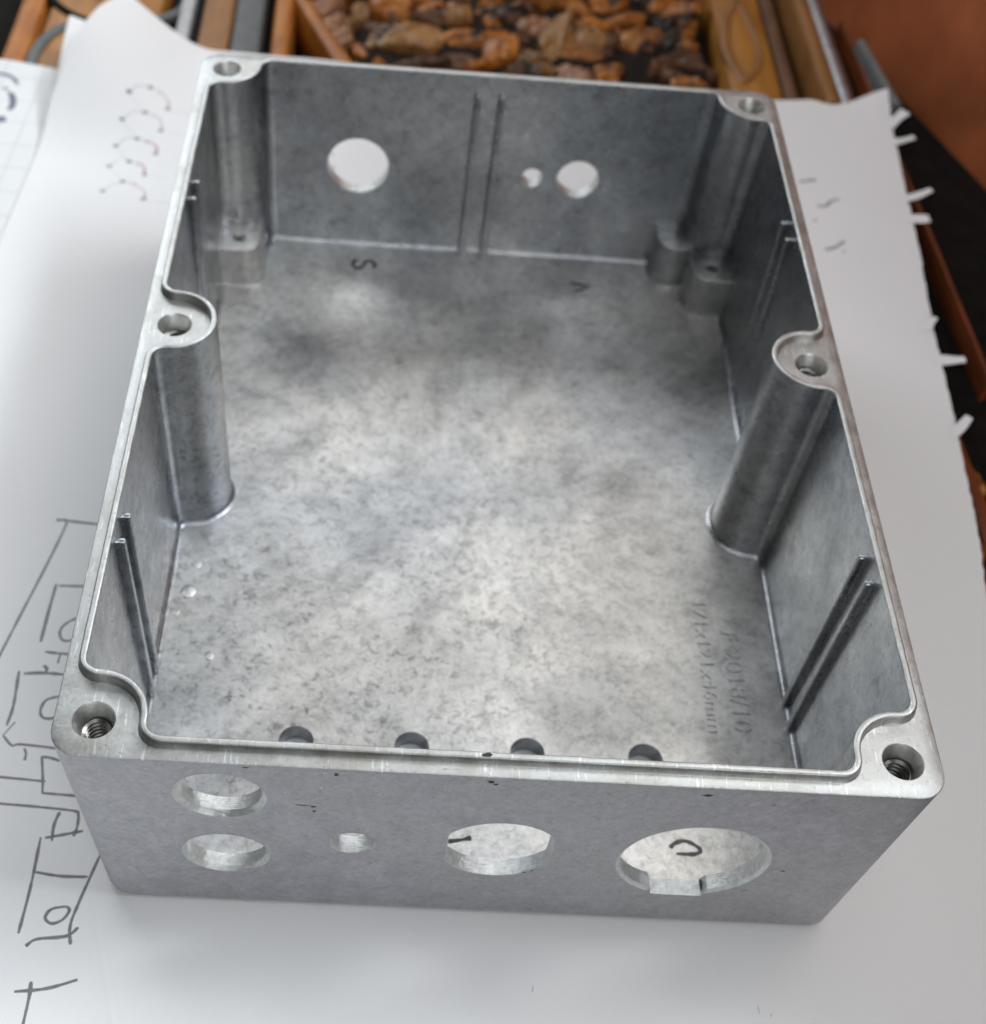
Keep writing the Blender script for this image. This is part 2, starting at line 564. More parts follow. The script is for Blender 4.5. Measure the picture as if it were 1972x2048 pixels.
def keyed(cx, cz, rx, rz, key, n=72):
    """a round hole with a keyway cut across its foot, key = height of the keyway's floor"""
    out = []
    for i in range(n):
        a = 2 * math.pi * i / n
        x, z = cx + rx * math.cos(a), cz + rz * math.sin(a)
        if z < cz and 26.6 <= x <= 34.9:
            continue
        out.append((x, z))
    k = max(i for i, p in enumerate(out) if p[1] < cz and p[0] < 26.6)
    zl = lambda x: cz - rz * math.sqrt(1 - ((x - cx) / rx) ** 2)
    tab = [(26.62, zl(26.62)), (26.72, key + 0.22), (27.4, key + 0.06), (29.4, key), (32.2, key), (33.9, key - 0.06), (34.78, key + 0.12), (34.88, zl(34.88))]
    return out[:k + 1] + tab + out[k + 1:]


# each hole: loop on the outer face, radius steps inward (offset from outer face, shrink)
def inner_loop(h):
    return h[4] if len(h) > 4 else scale_loop(h[1], h[0], h[2])


def scale_loop(L, c, k):
    return [(c[0] + (x - c[0]) * k, c[1] + (z - c[1]) * k) for x, z in L]


KEY_OUT = keyed(30.8, 23.0, 11.4, 12.05, 10.85)
KEY_IN = [(30.8 + (x - 30.8) * (0.985 if z < 12 and 26.5 < x < 35 else 0.95), (z if z < 12 and 26.5 < x < 35 else 23.0 + (z - 23.0) * 0.92)) for x, z in KEY_OUT]
FRONT = [  # centre, outer loop, chamfer shrink, chamfer depth
    ((-38.3, 37.2), circ(-38.3, 37.2, 6.55), 0.885, 0.75),
    ((-38.45, 18.4), circ(-38.45, 18.4, 6.55), 0.90, 0.7),
    ((-19.7, 24.0), circ(-19.7, 24.0, 3.45, 32), 0.96, 0.15),
    ((1.85, 24.0), dd(1.85, 24.0, 9.0, -5.95, 9.6), 0.99, 0.12),
    ((30.8, 23.0), KEY_OUT, 0.95, 0.3, KEY_IN),
]
BACK = [
    ((-27.4, 24.6), circ(-27.4, 24.6, 6.9), 0.985, 0.12),
    ((11.4, 24.6), circ(11.4, 24.6, 2.4, 28), 0.97, 0.1),
    ((21.6, 24.9), circ(21.6, 24.9, 4.75, 36), 0.98, 0.1),
]
FLOORH = [(x, -55.4) for x in (-30.5, -10.7, 9.3, 29.8)]

# ---- shell: outer skin
bm = bmesh.new()
zs = [(0.0, 1.1), (0.25, 0.55), (0.7, 0.15), (1.3, 0.0)]
outer = []
for z, e in zs:
    k = (H - z) / H
    outer.append([(x, y, z) for x, y in rrect(DX * k + e, DY * k + e, 4.2)])
rs = outer + [[(x, y, H - 0.3) for x, y in rrect(DX * .3 / H, DY * .3 / H, 4.2)]]
nq = 10
# columns whose quad is a flat front / back panel: after the last corner back to the first = front; between corner 2 and 3 = back
fi, bi = 4 * nq - 1, 2 * nq - 1
vv = rings(bm, rs[:4])
rings(bm, rs[3:], skip=(fi, bi))
for loops, to3, cols in ((FRONT, front_out, (fi, 0)), (BACK, back_out, (bi, bi + 1))):
    a, b = rs[3], rs[4]
    q = [a[cols[0]], a[cols[1]], b[cols[1]], b[cols[0]]]
    cdt_fill(bm, [[(p[0], p[2]) for p in q]] + [h[1] for h in loops], to3)
# underside with the four floor holes
cdt_fill(bm, [[(p[0], p[1]) for p in outer[0]]] + [circ(x, y, 3.05, 28) for x, y in FLOORH], lambda x, y: (x, y, 0.0))
mesh_obj('outer_shell', bm, 'outer', enc, 35)

# ---- cavity: inner walls, posts and floor in one casting skin
bm = bmesh.new()
c0, ib = cav(0)
N = len(c0)
c1 = cav(1)[0]
R1 = [(x, y, H + LIP - 0.25) for x, y in lvl(0)[0]]
R2 = [(x, y, ZT) for x, y in c0]
R3 = [(x, y, ZB) for x, y in c1]
fil = [R3]
for i in range(1, 5):
    a = i / 4 * math.pi / 2
    e = 1.0 - math.cos(a)
    fil.append([(x, y, ZB - math.sin(a) * 1.0) for x, y in cav(1, e)[0]])
rings(bm, [R1, R2])
rings(bm, [R2, R3], skip=(N - 1, ib))
rings(bm, fil)
for loops, to3, (i, j) in ((FRONT, front_in, (N - 1, 0)), (BACK, back_in, (ib, ib + 1))):
    q = [R3[i], R3[j], R2[j], R2[i]]
    cdt_fill(bm, [[(p[0], p[2]) for p in q]] + [inner_loop(h) for h in loops], to3)
bmesh.ops.remove_doubles(bm, verts=bm.verts, dist=1e-4)
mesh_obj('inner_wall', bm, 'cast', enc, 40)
bm = bmesh.new()
cdt_fill(bm, [[(p[0], p[1]) for p in fil[-1]]] + [circ(x, y, 3.0, 28) for x, y in FLOORH], lambda x, y: (x, y, FL))
mesh_obj('inner_floor', bm, 'cast_floor', enc, 40)

# ---- rim: the flange round the opening
bm = bmesh.new()
oo = rrect(0.22, 0.22, 4.05)
inn = lvl(1.15)[0]
rings(bm, [[(x, y, H - 0.3) for x, y in rrect(DX * .3 / H - 0.02, DY * .3 / H - 0.02, 4.2)],
           [(x, y, H - 0.12) for x, y in rrect(0.02, 0.02, 4.2)], [(x, y, H) for x, y in oo]])
cdt_fill(bm, [oo, inn] + [circ(x, y, 2.95, 40) for x, y in SCREWS], lambda x, y: (x, y, H))
bmesh.ops.remove_doubles(bm, verts=bm.verts, dist=1e-4)
mesh_obj('rim', bm, 'rim', enc, 40)

# ---- sealing lip standing on the rim
bm = bmesh.new()
prof = [(1.32, 0.0), (1.13, 0.22), (1.05, LIP - 0.28), (0.93, LIP - 0.08), (0.74, LIP), (0.26, LIP), (0.07, LIP - 0.09), (0.0, LIP - 0.25)]
rr = []
for o_, dz in prof:
    ring = []
    for x, y in lvl(o_)[0]:
        w = 0.0
        if dz > 0.5:
            w = 0.045 * mnoise.noise(Vector((x * 1.1, y * 1.1, dz))) + 0.05 * mnoise.noise(Vector((x * 0.35, y * 0.35, 2)))
        ring.append((x, y, H + dz + w))
    rr.append(ring)
# more points along the straight runs so the worn edge can waver


def densify(ring_list):
    n = len(ring_list[0])
    out = [[] for _ in ring_list]
    for i in range(n):
        a = Vector(ring_list[0][i])
        b = Vector(ring_list[0][(i + 1) % n])
        k = max(1, int((b - a).length / 1.3))
        for r, orr in zip(ring_list, out):
            p, q = Vector(r[i]), Vector(r[(i + 1) % n])
            for t in range(k):
                v = p.lerp(q, t / k)
                if t:
                    v.z += 0.05 * mnoise.noise(v * 0.6) * (1 if v.z > H + 0.5 else 0)
                    if v.z > H + 0.5:
                        v.x += 0.05 * mnoise.noise(v * 0.5 + Vector((9, 0, 0)))
                        v.y += 0.05 * mnoise.noise(v * 0.5 + Vector((0, 9, 0)))
                orr.append(tuple(v))
    return out


rings(bm, densify(rr))
mesh_obj('sealing_lip', bm, 'rim', enc, 50)

# ---- six screw holes: a turned cone in the rim, the dark thread below it
n = 44
lathe = lambda prof: [[(r * math.cos(2 * math.pi * i / n), r * math.sin(2 * math.pi * i / n), zz) for i in range(n)] for r, zz in prof]
bm = bmesh.new()
rings(bm, lathe([(2.95, 0.0), (2.86, -0.14), (2.76, -0.5), (2.08, -2.95), (1.95, -3.0)]))
scr = mesh_obj('screw_hole', bm, 'cone', enc, 30)
bm = bmesh.new()
turns, per = 9, 36
strips = []
for k, (r, dz) in enumerate(((2.0, 0.0), (1.95, -0.14), (1.50, -0.36), (1.47, -0.43), (1.50, -0.50), (1.95, -0.74), (2.0, -0.86))):
    strips.append([bm.verts.new((r * math.cos(2 * math.pi * i / per), r * math.sin(2 * math.pi * i / per), -2.3 + dz - 0.86 * i / per)) for i in range(turns * per + 1)])
for a_, b_ in zip(strips, strips[1:]):
    for i in range(turns * per):
        bm.faces.new((a_[i], a_[i + 1], b_[i + 1], b_[i]))
thr = mesh_obj('screw_thread', bm, 'thread', scr, 40)
for i, (x, y) in enumerate(SCREWS):
    o = scr
    if i:
        o = scr.copy()
        COL.objects.link(o)
        o.parent = enc
        c_ = thr.copy()
        COL.objects.link(c_)
        c_.parent = o
    o.location = (x * MM, y * MM, H * MM)
    o.rotation_euler.z = i * 1.1


# ---- drilled holes: the bright machined bores through the walls and the floor
def bore(hole, to_out, to_in, sgn):
    c, L, k, dep = hole[:4]
    b = bmesh.new()
    L2 = inner_loop(hole)
    mid = [(x, to_out(x, z)[1] + sgn * dep, z) for x, z in L2]
    r0 = [(x, to_out(x, z)[1] - sgn * 0.015, z) for x, z in L]
    inn = [(x, to_in(x, z)[1] + sgn * 0.03, z) for x, z in L2]
    steps = [[tuple(Vector(a).lerp(Vector(d), t)) for a, d in zip(mid, inn)] for t in (0, 0.33, 0.66, 1)]
    rings(b, [r0] + steps)
    return b


for h in FRONT:
    mesh_obj('drilled_hole', bore(h, front_out, front_in, 1), 'bore', enc, 25)
for h in BACK:
    mesh_obj('drilled_hole', bore(h, back_out, back_in, -1), 'bore', enc, 25)
proto = None
for x, y in FLOORH:
    if proto is None:
        b = bmesh.new()
        rings(b, [[(px, py, zz) for px, py in circ(0, 0, 3.0, 28)] for zz in (FL + 0.01, 2.0, 0.01)])
        proto = o = mesh_obj('drilled_hole', b, 'cast', enc, 25)
    else:
        o = proto.copy()
        COL.objects.link(o)
        o.parent = enc
    o.location = (x * MM, y * MM, 0)

# ---- card guide ribs on the walls, in pairs


def rib(horizontal, sgn, low=False):
    b = bmesh.new()
    if horizontal and low:
        v = [(57.6, 45.7, -0.6), (56.2, 45.7, -0.5), (56.88, FL - 0.3, -0.5), (57.6, FL - 0.3, -0.7)]
    elif horizontal:      # on a side wall, sticking out along x
        v = [(57.6, 45.7, -0.6), (56.1, 45.7, -0.5), (55.5, FL - 0.3, -0.6), (57.6, FL - 0.3, -0.7)]
    if horizontal:
        P = [(-sgn * 0 + sgn * a, z_, t) for a, z_, t in v]
        vs = [b.verts.new((p[0], p[2], p[1])) for p in P] + [b.verts.new((p[0], -p[2], p[1])) for p in P]
    else:
        v = [(81.7, 44.0, -0.65), (80.0, 44.0, -0.55), (79.2, FL - 0.3, -0.85), (82.0, FL - 0.3, -0.95)]
        vs = [b.verts.new((p[2], p[0], p[1])) for p in v] + [b.verts.new((-p[2], p[0], p[1])) for p in v]
    for f in ((0, 1, 2, 3), (7, 6, 5, 4), (0, 4, 5, 1), (1, 5, 6, 2), (2, 6, 7, 3), (3, 7, 4, 0)):
        b.faces.new([vs[i] for i in f])
    bmesh.ops.recalc_face_normals(b, faces=b.faces)
    bevel_all(b, 0.22, 2)
    return b


for sgn, ys in ((-1, (-42.6, -47.6, 42.0, 36.8)), (1, (-42.4, -47.6, 41.6, 36.4))):
    p = None
    for y in ys:
        if y == ys[2]:
            p = None                                  # far pairs are built lower, to fade into the dark wall
        if p is None:
            p = o = mesh_obj('guide_rib', rib(True, sgn, y > 0), 'cast', enc, 40)
        else:
            o = p.copy()
            COL.objects.link(o)
            o.parent = enc
        o.location.y = y * MM
p = mesh_obj('guide_rib', rib(False, 1), 'cast', enc, 40)
p.location.x = -2.55 * MM
o = p.copy()
COL.objects.link(o)
o.parent = enc
o.location.x = 2.55 * MM


# ---- mounting bosses in the far corners
def boss(name_pts, ztop, hole=None):
    b = bmesh.new()
    P = name_pts
    top = [(x, y, ztop) for x, y in P]
    n_ = len(P)
    norms = []
    for i in range(n_):
        a, c = Vector(P[i - 1]), Vector(P[(i + 1) % n_])
        d = (c - a).normalized()
        norms.append((d.y, -d.x))
    R = lambda k, zz: [(x + k * nx, y + k * ny, zz) for (x, y), (nx, ny) in zip(P, norms)]
    rings(b, [R(0.9, FL - 0.1), R(0.45, FL + 0.35), R(0.25, FL + 1.0), R(0.0, ztop - 0.4), R(-0.12, ztop - 0.12), R(-0.4, ztop)])
    loops = [[(p[0], p[1]) for p in R(-0.4, ztop)]]
    if hole:
        loops.append(circ(hole[0], hole[1], 1.45, 24))
    cdt_fill(b, loops, lambda x, y: (x, y, ztop))
    if hole:
        rings(b, [[(x, y, zz) for x, y in circ(hole[0], hole[1], r, 24)] for r, zz in ((1.45, ztop), (1.25, ztop - 0.35), (1.25, ztop - 6))])
        b.faces.new([b.verts.new((x, y, ztop - 6)) for x, y in circ(hole[0], hole[1], 1.25, 24)])
    bmesh.ops.remove_doubles(b, verts=b.verts, dist=1e-4)
    return b


h_ = math.pi / 2
pl = [(-57.6, 75.5), (-57.6, 63.1)] + arc(-51.7, 66.6, 3.5, -h_, 0, 9) + [(-48.2, 75.5)]
mesh_obj('mounting_boss', boss(pl, 13.6, (-52.7, 67.6)), 'cast_floor', enc, 40)
pr = [(48.6, 75.5)] + arc(52.1, 66.6, 3.5, 2 * h_, 3 * h_, 9) + [(57.6, 63.1), (57.6, 75.5)]
mesh_obj('mounting_boss', boss(pr, 13.6, (53.2, 67.6)), 'cast_floor', enc, 40)
pb = [(41.6, 82.2)] + arc(46.1, 77.2, 4.5, 2 * h_, 4 * h_, 16) + [(50.6, 82.2)]
mesh_obj('mounting_boss', boss(pb, 14.2), 'cast_floor', enc, 40)

# ---- raised cast lettering on the floor


def lettering(txt, x, y0, y1, cap, raise_):
    cu = bpy.data.curves.new('lettering', 'FONT')
    cu.body = txt
    cu.size = 1.0
    cu.extrude = 0.5
    t = bpy.data.objects.new('tmp', cu)
    COL.objects.link(t)
    bpy.context.view_layer.update()
    me = bpy.data.meshes.new_from_object(t.evaluated_get(bpy.context.evaluated_depsgraph_get()))
    b = bmesh.new()
    b.from_mesh(me)
    bpy.data.objects.remove(t)
    bpy.data.curves.remove(cu)
    bpy.data.meshes.remove(me)
    xs = [v.co.x for v in b.verts]
    yy = [v.co.y for v in b.verts]
    kx = (y0 - y1) / (max(xs) - min(xs))
    ky = cap / (max(yy) - min(yy))
    for v in b.verts:
        u, w_, h = v.co
        v.co = Vector((x + (w_ - min(yy)) * ky, y0 - (u - min(xs)) * kx, FL + (0.0 if h < 0 else raise_)))
    return b


mesh_obj('cast_lettering', lettering('171x121x46mm', 41.5, -20.5, -49.3, 2.5, 0.22), 'cast_floor', enc, 0, False)
mesh_obj('cast_lettering', lettering('F 2018/10', 46.2, -27.0, -48.8, 3.3, 0.22), 'cast_floor', enc, 0, False)

# ---- small cast bumps on the floor by the left wall
for x, y, r, hh in ((-52.8, -24.4, 1.45, 0.55), (-54.6, -29.3, 0.8, 0.22), (-47.3, -38.6, 0.9, 0.3), (-52.1, -17.9, 0.8, 0.18)):
    b = bmesh.new()
    bmesh.ops.create_uvsphere(b, u_segments=20, v_segments=12, radius=1.0)
    for v in b.verts:
        v.co = Vector((x + v.co.x * r * (1.15 if v.co.x > 0 else 0.95), y + v.co.y * r * (1.35 if v.co.y < 0 else 1.0), FL + v.co.z * hh))
    mesh_obj('casting_bump', b, 'cast_floor', enc, 60)

# ---- marker pen marks, and one patch of painted shade
flo = lambda x, y: FL
S_ = [(-22.9, 72.0), (-22.6, 73.4), (-23.7, 74.6), (-24.9, 73.8), (-25.5, 72.3), (-26.6, 71.6), (-27.6, 72.6), (-27.4, 74.2), (-26.6, 74.6)]
V_ = [(22.4, 71.4), (25.0, 71.0), (27.2, 70.6), (25.2, 69.2), (23.2, 68.2)]
U_ = [(32.5, -72.3), (33.6, -71.3), (35.3, -70.9), (37.2, -71.9), (37.5, -72.7), (36.6, -73.2), (35.0, -73.3), (33.5, -73.3)]
D_ = [(-4.3, -73.1), (-2.2, -72.7), (-0.4, -72.2)]
for p, w_, m_ in ((S_, 1.0, 'ink'), (V_, 0.95, 'ink'), (U_, 0.75, 'ink2'), (D_, 0.85, 'ink')):
    b = bmesh.new()
    ribbon(b, p, w_, flo, 0.015, curve=(p is not V_))
    mesh_obj('marker_letter' if p is not D_ else 'marker_dash', b, m_, enc, 0)


def blot(name, pts3, m_='ink'):
    b = bmesh.new()
    b.faces.new([b.verts.new(p) for p in pts3])
    g = bmesh.ops.extrude_face_region(b, geom=list(b.faces))
    nrm = (Vector(pts3[1]) - Vector(pts3[0])).cross(Vector(pts3[2]) - Vector(pts3[0])).normalized()
    for v in g['geom']:
        if isinstance(v, bmesh.types.BMVert):
            v.co += nrm * 0.012
    mesh_obj(name, b, m_, enc, 0)


def face_blot(cx, cz, rx, rz, seed, lift=0.012):
    rnd = random.Random(seed)
    pts = []
    for i in range(11):
        a = 2 * math.pi * i / 11
        k = 0.6 + 0.6 * rnd.random()
        x, z_ = cx + rx * k * math.cos(a), cz + rz * k * math.sin(a)
        p = front_out(x, z_)
        pts.append((p[0], p[1] - lift, p[2]))
    blot('marker_or_shade_spot', pts)


for a in ((-22.3, 45.2, 0.38, 0.5, 3), (-1.6, 45.3, 0.5, 0.35, 5), (-0.9, 44.7, 0.35, 0.3, 6), (27.9, 44.6, 0.75, 0.4, 8),
          (-26.9, 35.6, 1.0, 0.14, 10), (-25.4, 35.3, 0.5, 0.22, 11), (-25.3, 33.9, 0.3, 0.25, 12), (6.4, 16.6, 0.45, 0.2, 13),
          (7.5, 17.4, 0.3, 0.2, 14), (-34.3, 45.9, 0.5, 0.2, 16), (44.7, 21.5, 0.35, 0.25, 17)):
    face_blot(*a)
blot('marker_or_shade_spot', [(34.8, -83.6, 10.95), (34.8, -83.5, 11.7), (34.72, -82.6, 12.0), (34.7, -81.6, 12.0), (34.7, -81.3, 11.4), (34.75, -82.4, 10.95)])  # dark patch painted for the shade of a notch in the keyway
rnd = random.Random(4)
pts = []
for i in range(10):
    a = 2 * math.pi * i / 10
    k = 0.6 + 0.6 * rnd.random()
    pts.append((-2.3 + 0.9 * k * math.cos(a), -83.0 + 0.36 * k * math.sin(a), H + LIP + 0.05))
blot('marker_or_shade_spot', pts)

# ------------------------------------------------------------------ papers under the box
def lerp(a, b, t):
    return a + (b - a) * t


def smoothstep(a, b, x):
    t = min(1, max(0, (x - a) / (b - a)))
    return t * t * (3 - 2 * t)


def interp(tab, v):
    if v <= tab[0][0]:
        return tab[0][1]
    for (a, p), (b, q) in zip(tab, tab[1:]):
        if v <= b:
            return lerp(p, q, (v - a) / (b - a))
    return tab[-1][1]


RIGHT = [(-150, 88.5), (-105, 92.0), (-60, 96.5), (-12, 101.7), (-1.9, 103.2), (10.6, 104.5), (16.8, 104.9), (33, 106.0), (58.7, 108.0), (63.5, 108.1), (94, 111.5), (122, 113.1), (150, 115.0), (165, 116.0)]
TOP = [(-108.5, 164.5), (-72, 164.0), (-40, 163.0), (40, 161.0), (84, 160.3), (94, 162.0), (99, 159.6), (104, 160.8), (109, 163.0), (116, 165.5)]
LEFT = [(-150, -114), (79, -109.9), (117, -108.2), (130, -107.4), (143, -104.3), (155, -98.0), (165, -91.5)]


def sheet_z(x, y):
    """how far the sheet lifts off the table; flat under the box"""
    z = 0.0
    # far left corner curls up
    k = smoothstep(0, 1, (-70 - x) / 38.0) if x < -70 else 0.0
    z += 24.0 * k * smoothstep(110, 172, y) ** 1.2
    # far right corner lifts a little
    z += 2.6 * smoothstep(103, 116, x) * smoothstep(150, 166, y)
    # gentle buckling away from the box
    away = smoothstep(4, 40, max(abs(x) - 60, abs(y) - 85))
    z += away * (0.7 + 1.3 * mnoise.noise(Vector((x * 0.022, y * 0.022, 0.3))) + 0.35 * mnoise.noise(Vector((x * 0.06, y * 0.05, 4.2))))
    return max(z, 0.0) if away > 0 else z


def sheet_mesh(bm, xl, xr, y0, top, zf, thick, nx, ny, edge_noise=0.0):
    rows = []
    for j in range(ny + 1):
        row = []
        for i in range(nx + 1):
            s = i / nx
            t = j / ny
            x = lerp(-110, 110, s)
            yt = interp(top, lerp(-108.5, 116, s))
            y = lerp(y0, yt, t)
            a, b = interp(xl, y), interp(xr, y)
            if edge_noise:
                b += edge_noise * (mnoise.noise(Vector((0, y * 0.9, 5))) + 0.7 * mnoise.noise(Vector((3, y * 0.35, 5))))
            x = lerp(a, b, s)
            row.append((x, y, zf(x, y)))
        rows.append(row)
    top_v = [[bm.verts.new(p) for p in r] for r in rows]
    bot_v = [[bm.verts.new((p[0], p[1], p[2] - thick)) for p in r] for r in rows]
    for j in range(ny):
        for i in range(nx):
            bm.faces.new((top_v[j][i], top_v[j][i + 1], top_v[j + 1][i + 1], top_v[j + 1][i]))
            bm.faces.new((bot_v[j][i], bot_v[j + 1][i], bot_v[j + 1][i + 1], bot_v[j][i + 1]))
    for i in range(nx):
        for j in (0, ny):
            bm.faces.new((top_v[j][i], top_v[j][i + 1], bot_v[j][i + 1], bot_v[j][i]))
    for j in range(ny):
        for i in (0, nx):
            bm.faces.new((top_v[j][i], top_v[j + 1][i], bot_v[j + 1][i], bot_v[j][i]))


sheet = thing('notebook_sheet', 'white notebook sheet with torn edge and pencil sketch, lying under the metal box', 'paper')
bm = bmesh.new()
sheet_mesh(bm, LEFT, RIGHT, -150, TOP, lambda x, y: sheet_z(x, y) - 0.02, 0.1, 110, 160, 0.35)
mesh_obj('page', bm, 'paper', sheet, 60)

# the torn tabs along the right-hand edge
TABS = [((115.2, 151.0), (119.4, 155.8), 4.6, 0.8), ((114.2, 142.6), (119.6, 144.4), 3.2, 1.0), ((112.2, 117.2), (119.2, 120.8), 3.0, 1.4), ((111.2, 109.4), (116.6, 109.8), 4.6, 0.5),
        ((107.4, 66.5), (109.4, 70.6), 2.6, 0.9), ((106.6, 56.2), (113.3, 56.5), 4.0, 0.6), ((105.2, 30.6), (108.8, 36.0), 3.0, 1.6)]
for (ax, ay), (bx_, by_), w_, lift in TABS:
    b = bmesh.new()
    a, c = Vector((ax - 1.2, ay)), Vector((bx_, by_))
    d = (c - a).normalized()
    q = Vector((-d.y, d.x))
    rows = []
    for i in range(7):
        t = i / 6
        p = a.lerp(c, t)
        ww = 0.78 * w_ * (1.0 - 0.25 * t + 0.15 * math.sin(5 * t + ax))
        rows.append([(p.x + q.x * ww * s, p.y + q.y * ww * s, sheet_z(p.x - 3, p.y) + 0.03 + lift * t * t) for s in (0.5, 0.17, -0.17, -0.5)])
    tv = [[b.verts.new(p) for p in r] for r in rows]
    bv = [[b.verts.new((p[0], p[1], p[2] - 0.1)) for p in r] for r in rows]
    for i in range(6):
        for k in range(3):
            b.faces.new((tv[i][k], tv[i][k + 1], tv[i + 1][k + 1], tv[i + 1][k]))
            b.faces.new((bv[i][k], bv[i + 1][k], bv[i + 1][k + 1], bv[i][k + 1]))
        for k in (0, 3):
            b.faces.new((tv[i][k], tv[i + 1][k], bv[i + 1][k], bv[i][k]))
    b.faces.new((tv[6][0], tv[6][3], bv[6][3], bv[6][0]))
    mesh_obj('torn_tab', b, 'paper', sheet, 60)

# pencil drawing to the left of the box
PZ = lambda x, y: sheet_z(x, y) - 0.02
PENCIL = [
    ([(-81.0, -6.1), (-79.5, -6.0), (-77, -6.2), (-68, -6.6)], 0.6), ([(-79.5, -5.6), (-79.0, -7.4), (-81.0, -18.6), (-83.2, -29.4), (-85.0, -38.5), (-86.5, -46)], 0.5),
    ([(-68, -21.6), (-73.8, -21.8), (-77.7, -22.0)], 0.55), ([(-78.1, -21.6), (-78.3, -28), (-78.4, -35.0)], 0.6),
    ([(-71.5, -28.6), (-73.7, -29.7), (-75.1, -31.2), (-75.4, -32.8), (-74.7, -34.2), (-73.6, -34.4), (-71.5, -33.6)], 0.5),
    ([(-77.2, -37.1), (-74.5, -37.3), (-70.5, -37.2)], 0.6), ([(-74.4, -37.3), (-74.5, -39.4)], 0.6),
    ([(-80.0, -42.1), (-76.4, -41.7), (-70.5, -41.9)], 0.65), ([(-76.2, -41.6), (-76.2, -40.7), (-76.9, -40.1)], 0.6),
    ([(-80.9, -41.6), (-80.4, -48.8), (-80.7, -53.0)], 0.55), ([(-79.4, -52.2), (-80.9, -55.0)], 0.5), ([(-80.9, -55.0), (-79.0, -56.9), (-77.6, -56.6), (-71.0, -57.0)], 0.5),
    ([(-71.0, -46.2), (-73.4, -46.6), (-75.1, -47.5), (-75.6, -49.5), (-75.0, -50.9), (-73.6, -51.1), (-71.5, -50.2)], 0.5),
    ([(-76.8, -57.3), (-76.3, -58.4), (-76.3, -59.7)], 0.5),
    ([(-70.4, -59.4), (-72.1, -58.9), (-73.6, -58.8)], 0.5), ([(-73.6, -58.6), (-72.6, -62.9), (-72.1, -65.8)], 0.5), ([(-72.2, -65.7), (-69, -65.8), (-65.5, -65.9)], 0.5),
    ([(-86, -62.6), (-79.7, -63.1), (-75.8, -63.3), (-72.0, -63.5)], 0.5), ([(-86, -67.6), (-78.6, -68.1), (-72.9, -68.3), (-66.4, -68.7), (-65.5, -69.4), (-65.3, -71.5), (-65.6, -73.4)], 0.5),
    ([(-68.6, -69.0), (-69.1, -71.5), (-68.9, -74.4)], 0.55), ([(-70.1, -73.9), (-67.1, -73.1), (-64.2, -72.3)], 0.55),
    ([(-70.8, -73.8), (-70.7, -82.6), (-71.0, -90.5)], 0.55), ([(-60.7, -76.4), (-62.7, -85.1), (-63.3, -88.9), (-62.7, -91.9)], 0.55), ([(-70.6, -80.0), (-66.4, -80.5), (-62.0, -80.4)], 0.5),
    ([(-64.4, -85.6), (-66.7, -86.2), (-67.4, -87.7), (-66.2, -88.6), (-64.6, -87.8), (-63.9, -86.3), (-64.4, -85.6)], 0.5),
    ([(-69.5, -92.5), (-68.1, -91.3), (-64.7, -90.8), (-63.1, -90.3), (-62.0, -89.0)], 0.55),
    ([(-69.7, -99.8), (-65.0, -99.1), (-60.6, -97.5)], 0.55), ([(-67.5, -98.1), (-67.3, -100.8), (-67.4, -106.5)], 0.55),
    ([(9.5, -96.2), (9.6, -95.3)], 0.16), ([(44.9, -96.8), (45.0, -98.2)], 0.13), ([(46.8, -98.1), (46.8, -98.7)], 0.13),
]
for pts, w_ in PENCIL:
    b = bmesh.new()
    ribbon(b, pts, w_, PZ, 0.012)
    mesh_obj('pencil_line', b, 'graphite', sheet, 0)
# small marks beyond the right wall of the box
for pts in ([(85.0, 122.0), (87, 122.4), (89.6, 123.1)], [(88.3, 112.4), (90.5, 112.4), (92, 114.4), (94.4, 115.4)], [(86.2, 106.2), (87.4, 106.6)], [(87.4, 94.7), (90.1, 95.9), (92.9, 98.6)], [(91.8, 95.0), (92.3, 94.2)]):
    b = bmesh.new()
    ribbon(b, pts, 0.75, PZ, 0.012)
    mesh_obj('pencil_line', b, 'graphite', sheet, 0)

# dotted diagram in red and blue ink at the far left of the sheet
LEFTD = [(-88.6, 135.5), (-89.2, 126.6), (-89.5, 117.3), (-89.9, 109.2), (-89.8, 99.0)]
MIDD = [(-83.7, 139.1), (-83.9, 130.1), (-84.6, 120.3), (-85.3, 111.4), (-85.6, 103.3)]
RGT = [(-78.6, 133.0), (-79.2, 124.0), (-79.2, 114.9), (-81.0, 106.4), (-79.6, 97.0)]


def ink_lines(name, lines, m_):
    for pts, w_ in lines:
        b = bmesh.new()
        ribbon(b, pts, w_, PZ, 0.012)
        mesh_obj(name, b, m_, sheet, 0)


dots, reds, greys = [], [], []
for k in range(5):
    (lx, ly), (mx, my), (rx, ry) = LEFTD[k], MIDD[k], RGT[k]
    for x, y in ((lx, ly), (mx, my), (rx, ry)):
        dots.append(([(x - 0.6, y), (x + 0.6, y + 0.3)], 1.7))
    greys.append(([(lx + 0.3, ly), (lx + 1.6, ly + 2.6), (lx + 3.4, ly + 3.4), (mx, my)], 0.12))
    reds.append(([(mx + 1.6, my - 0.6), (mx + 3.6, my - 1.2), (rx - 0.2, ry + 3.0), (rx, ry + 0.4)], 0.5 if k in (2, 3) else 0.25))
    greys.append(([(mx + 0.6, my), (mx + 2.6, my - 0.2), (rx, ry + 2.8), (rx + 0.4, ry)], 0.12))
    if k < 4:
        greys.append(([(lx, ly), (MIDD[k + 1][0], MIDD[k + 1][1])], 0.07))
    greys.append(([(rx, ry), (rx + 6, ry - 0.8)], 0.07))
ink_lines('ink_dot', dots, 'blue_ink')
ink_lines('ink_arc', reds, 'red_ink')
ink_lines('ink_stroke', greys, 'blue_ink')
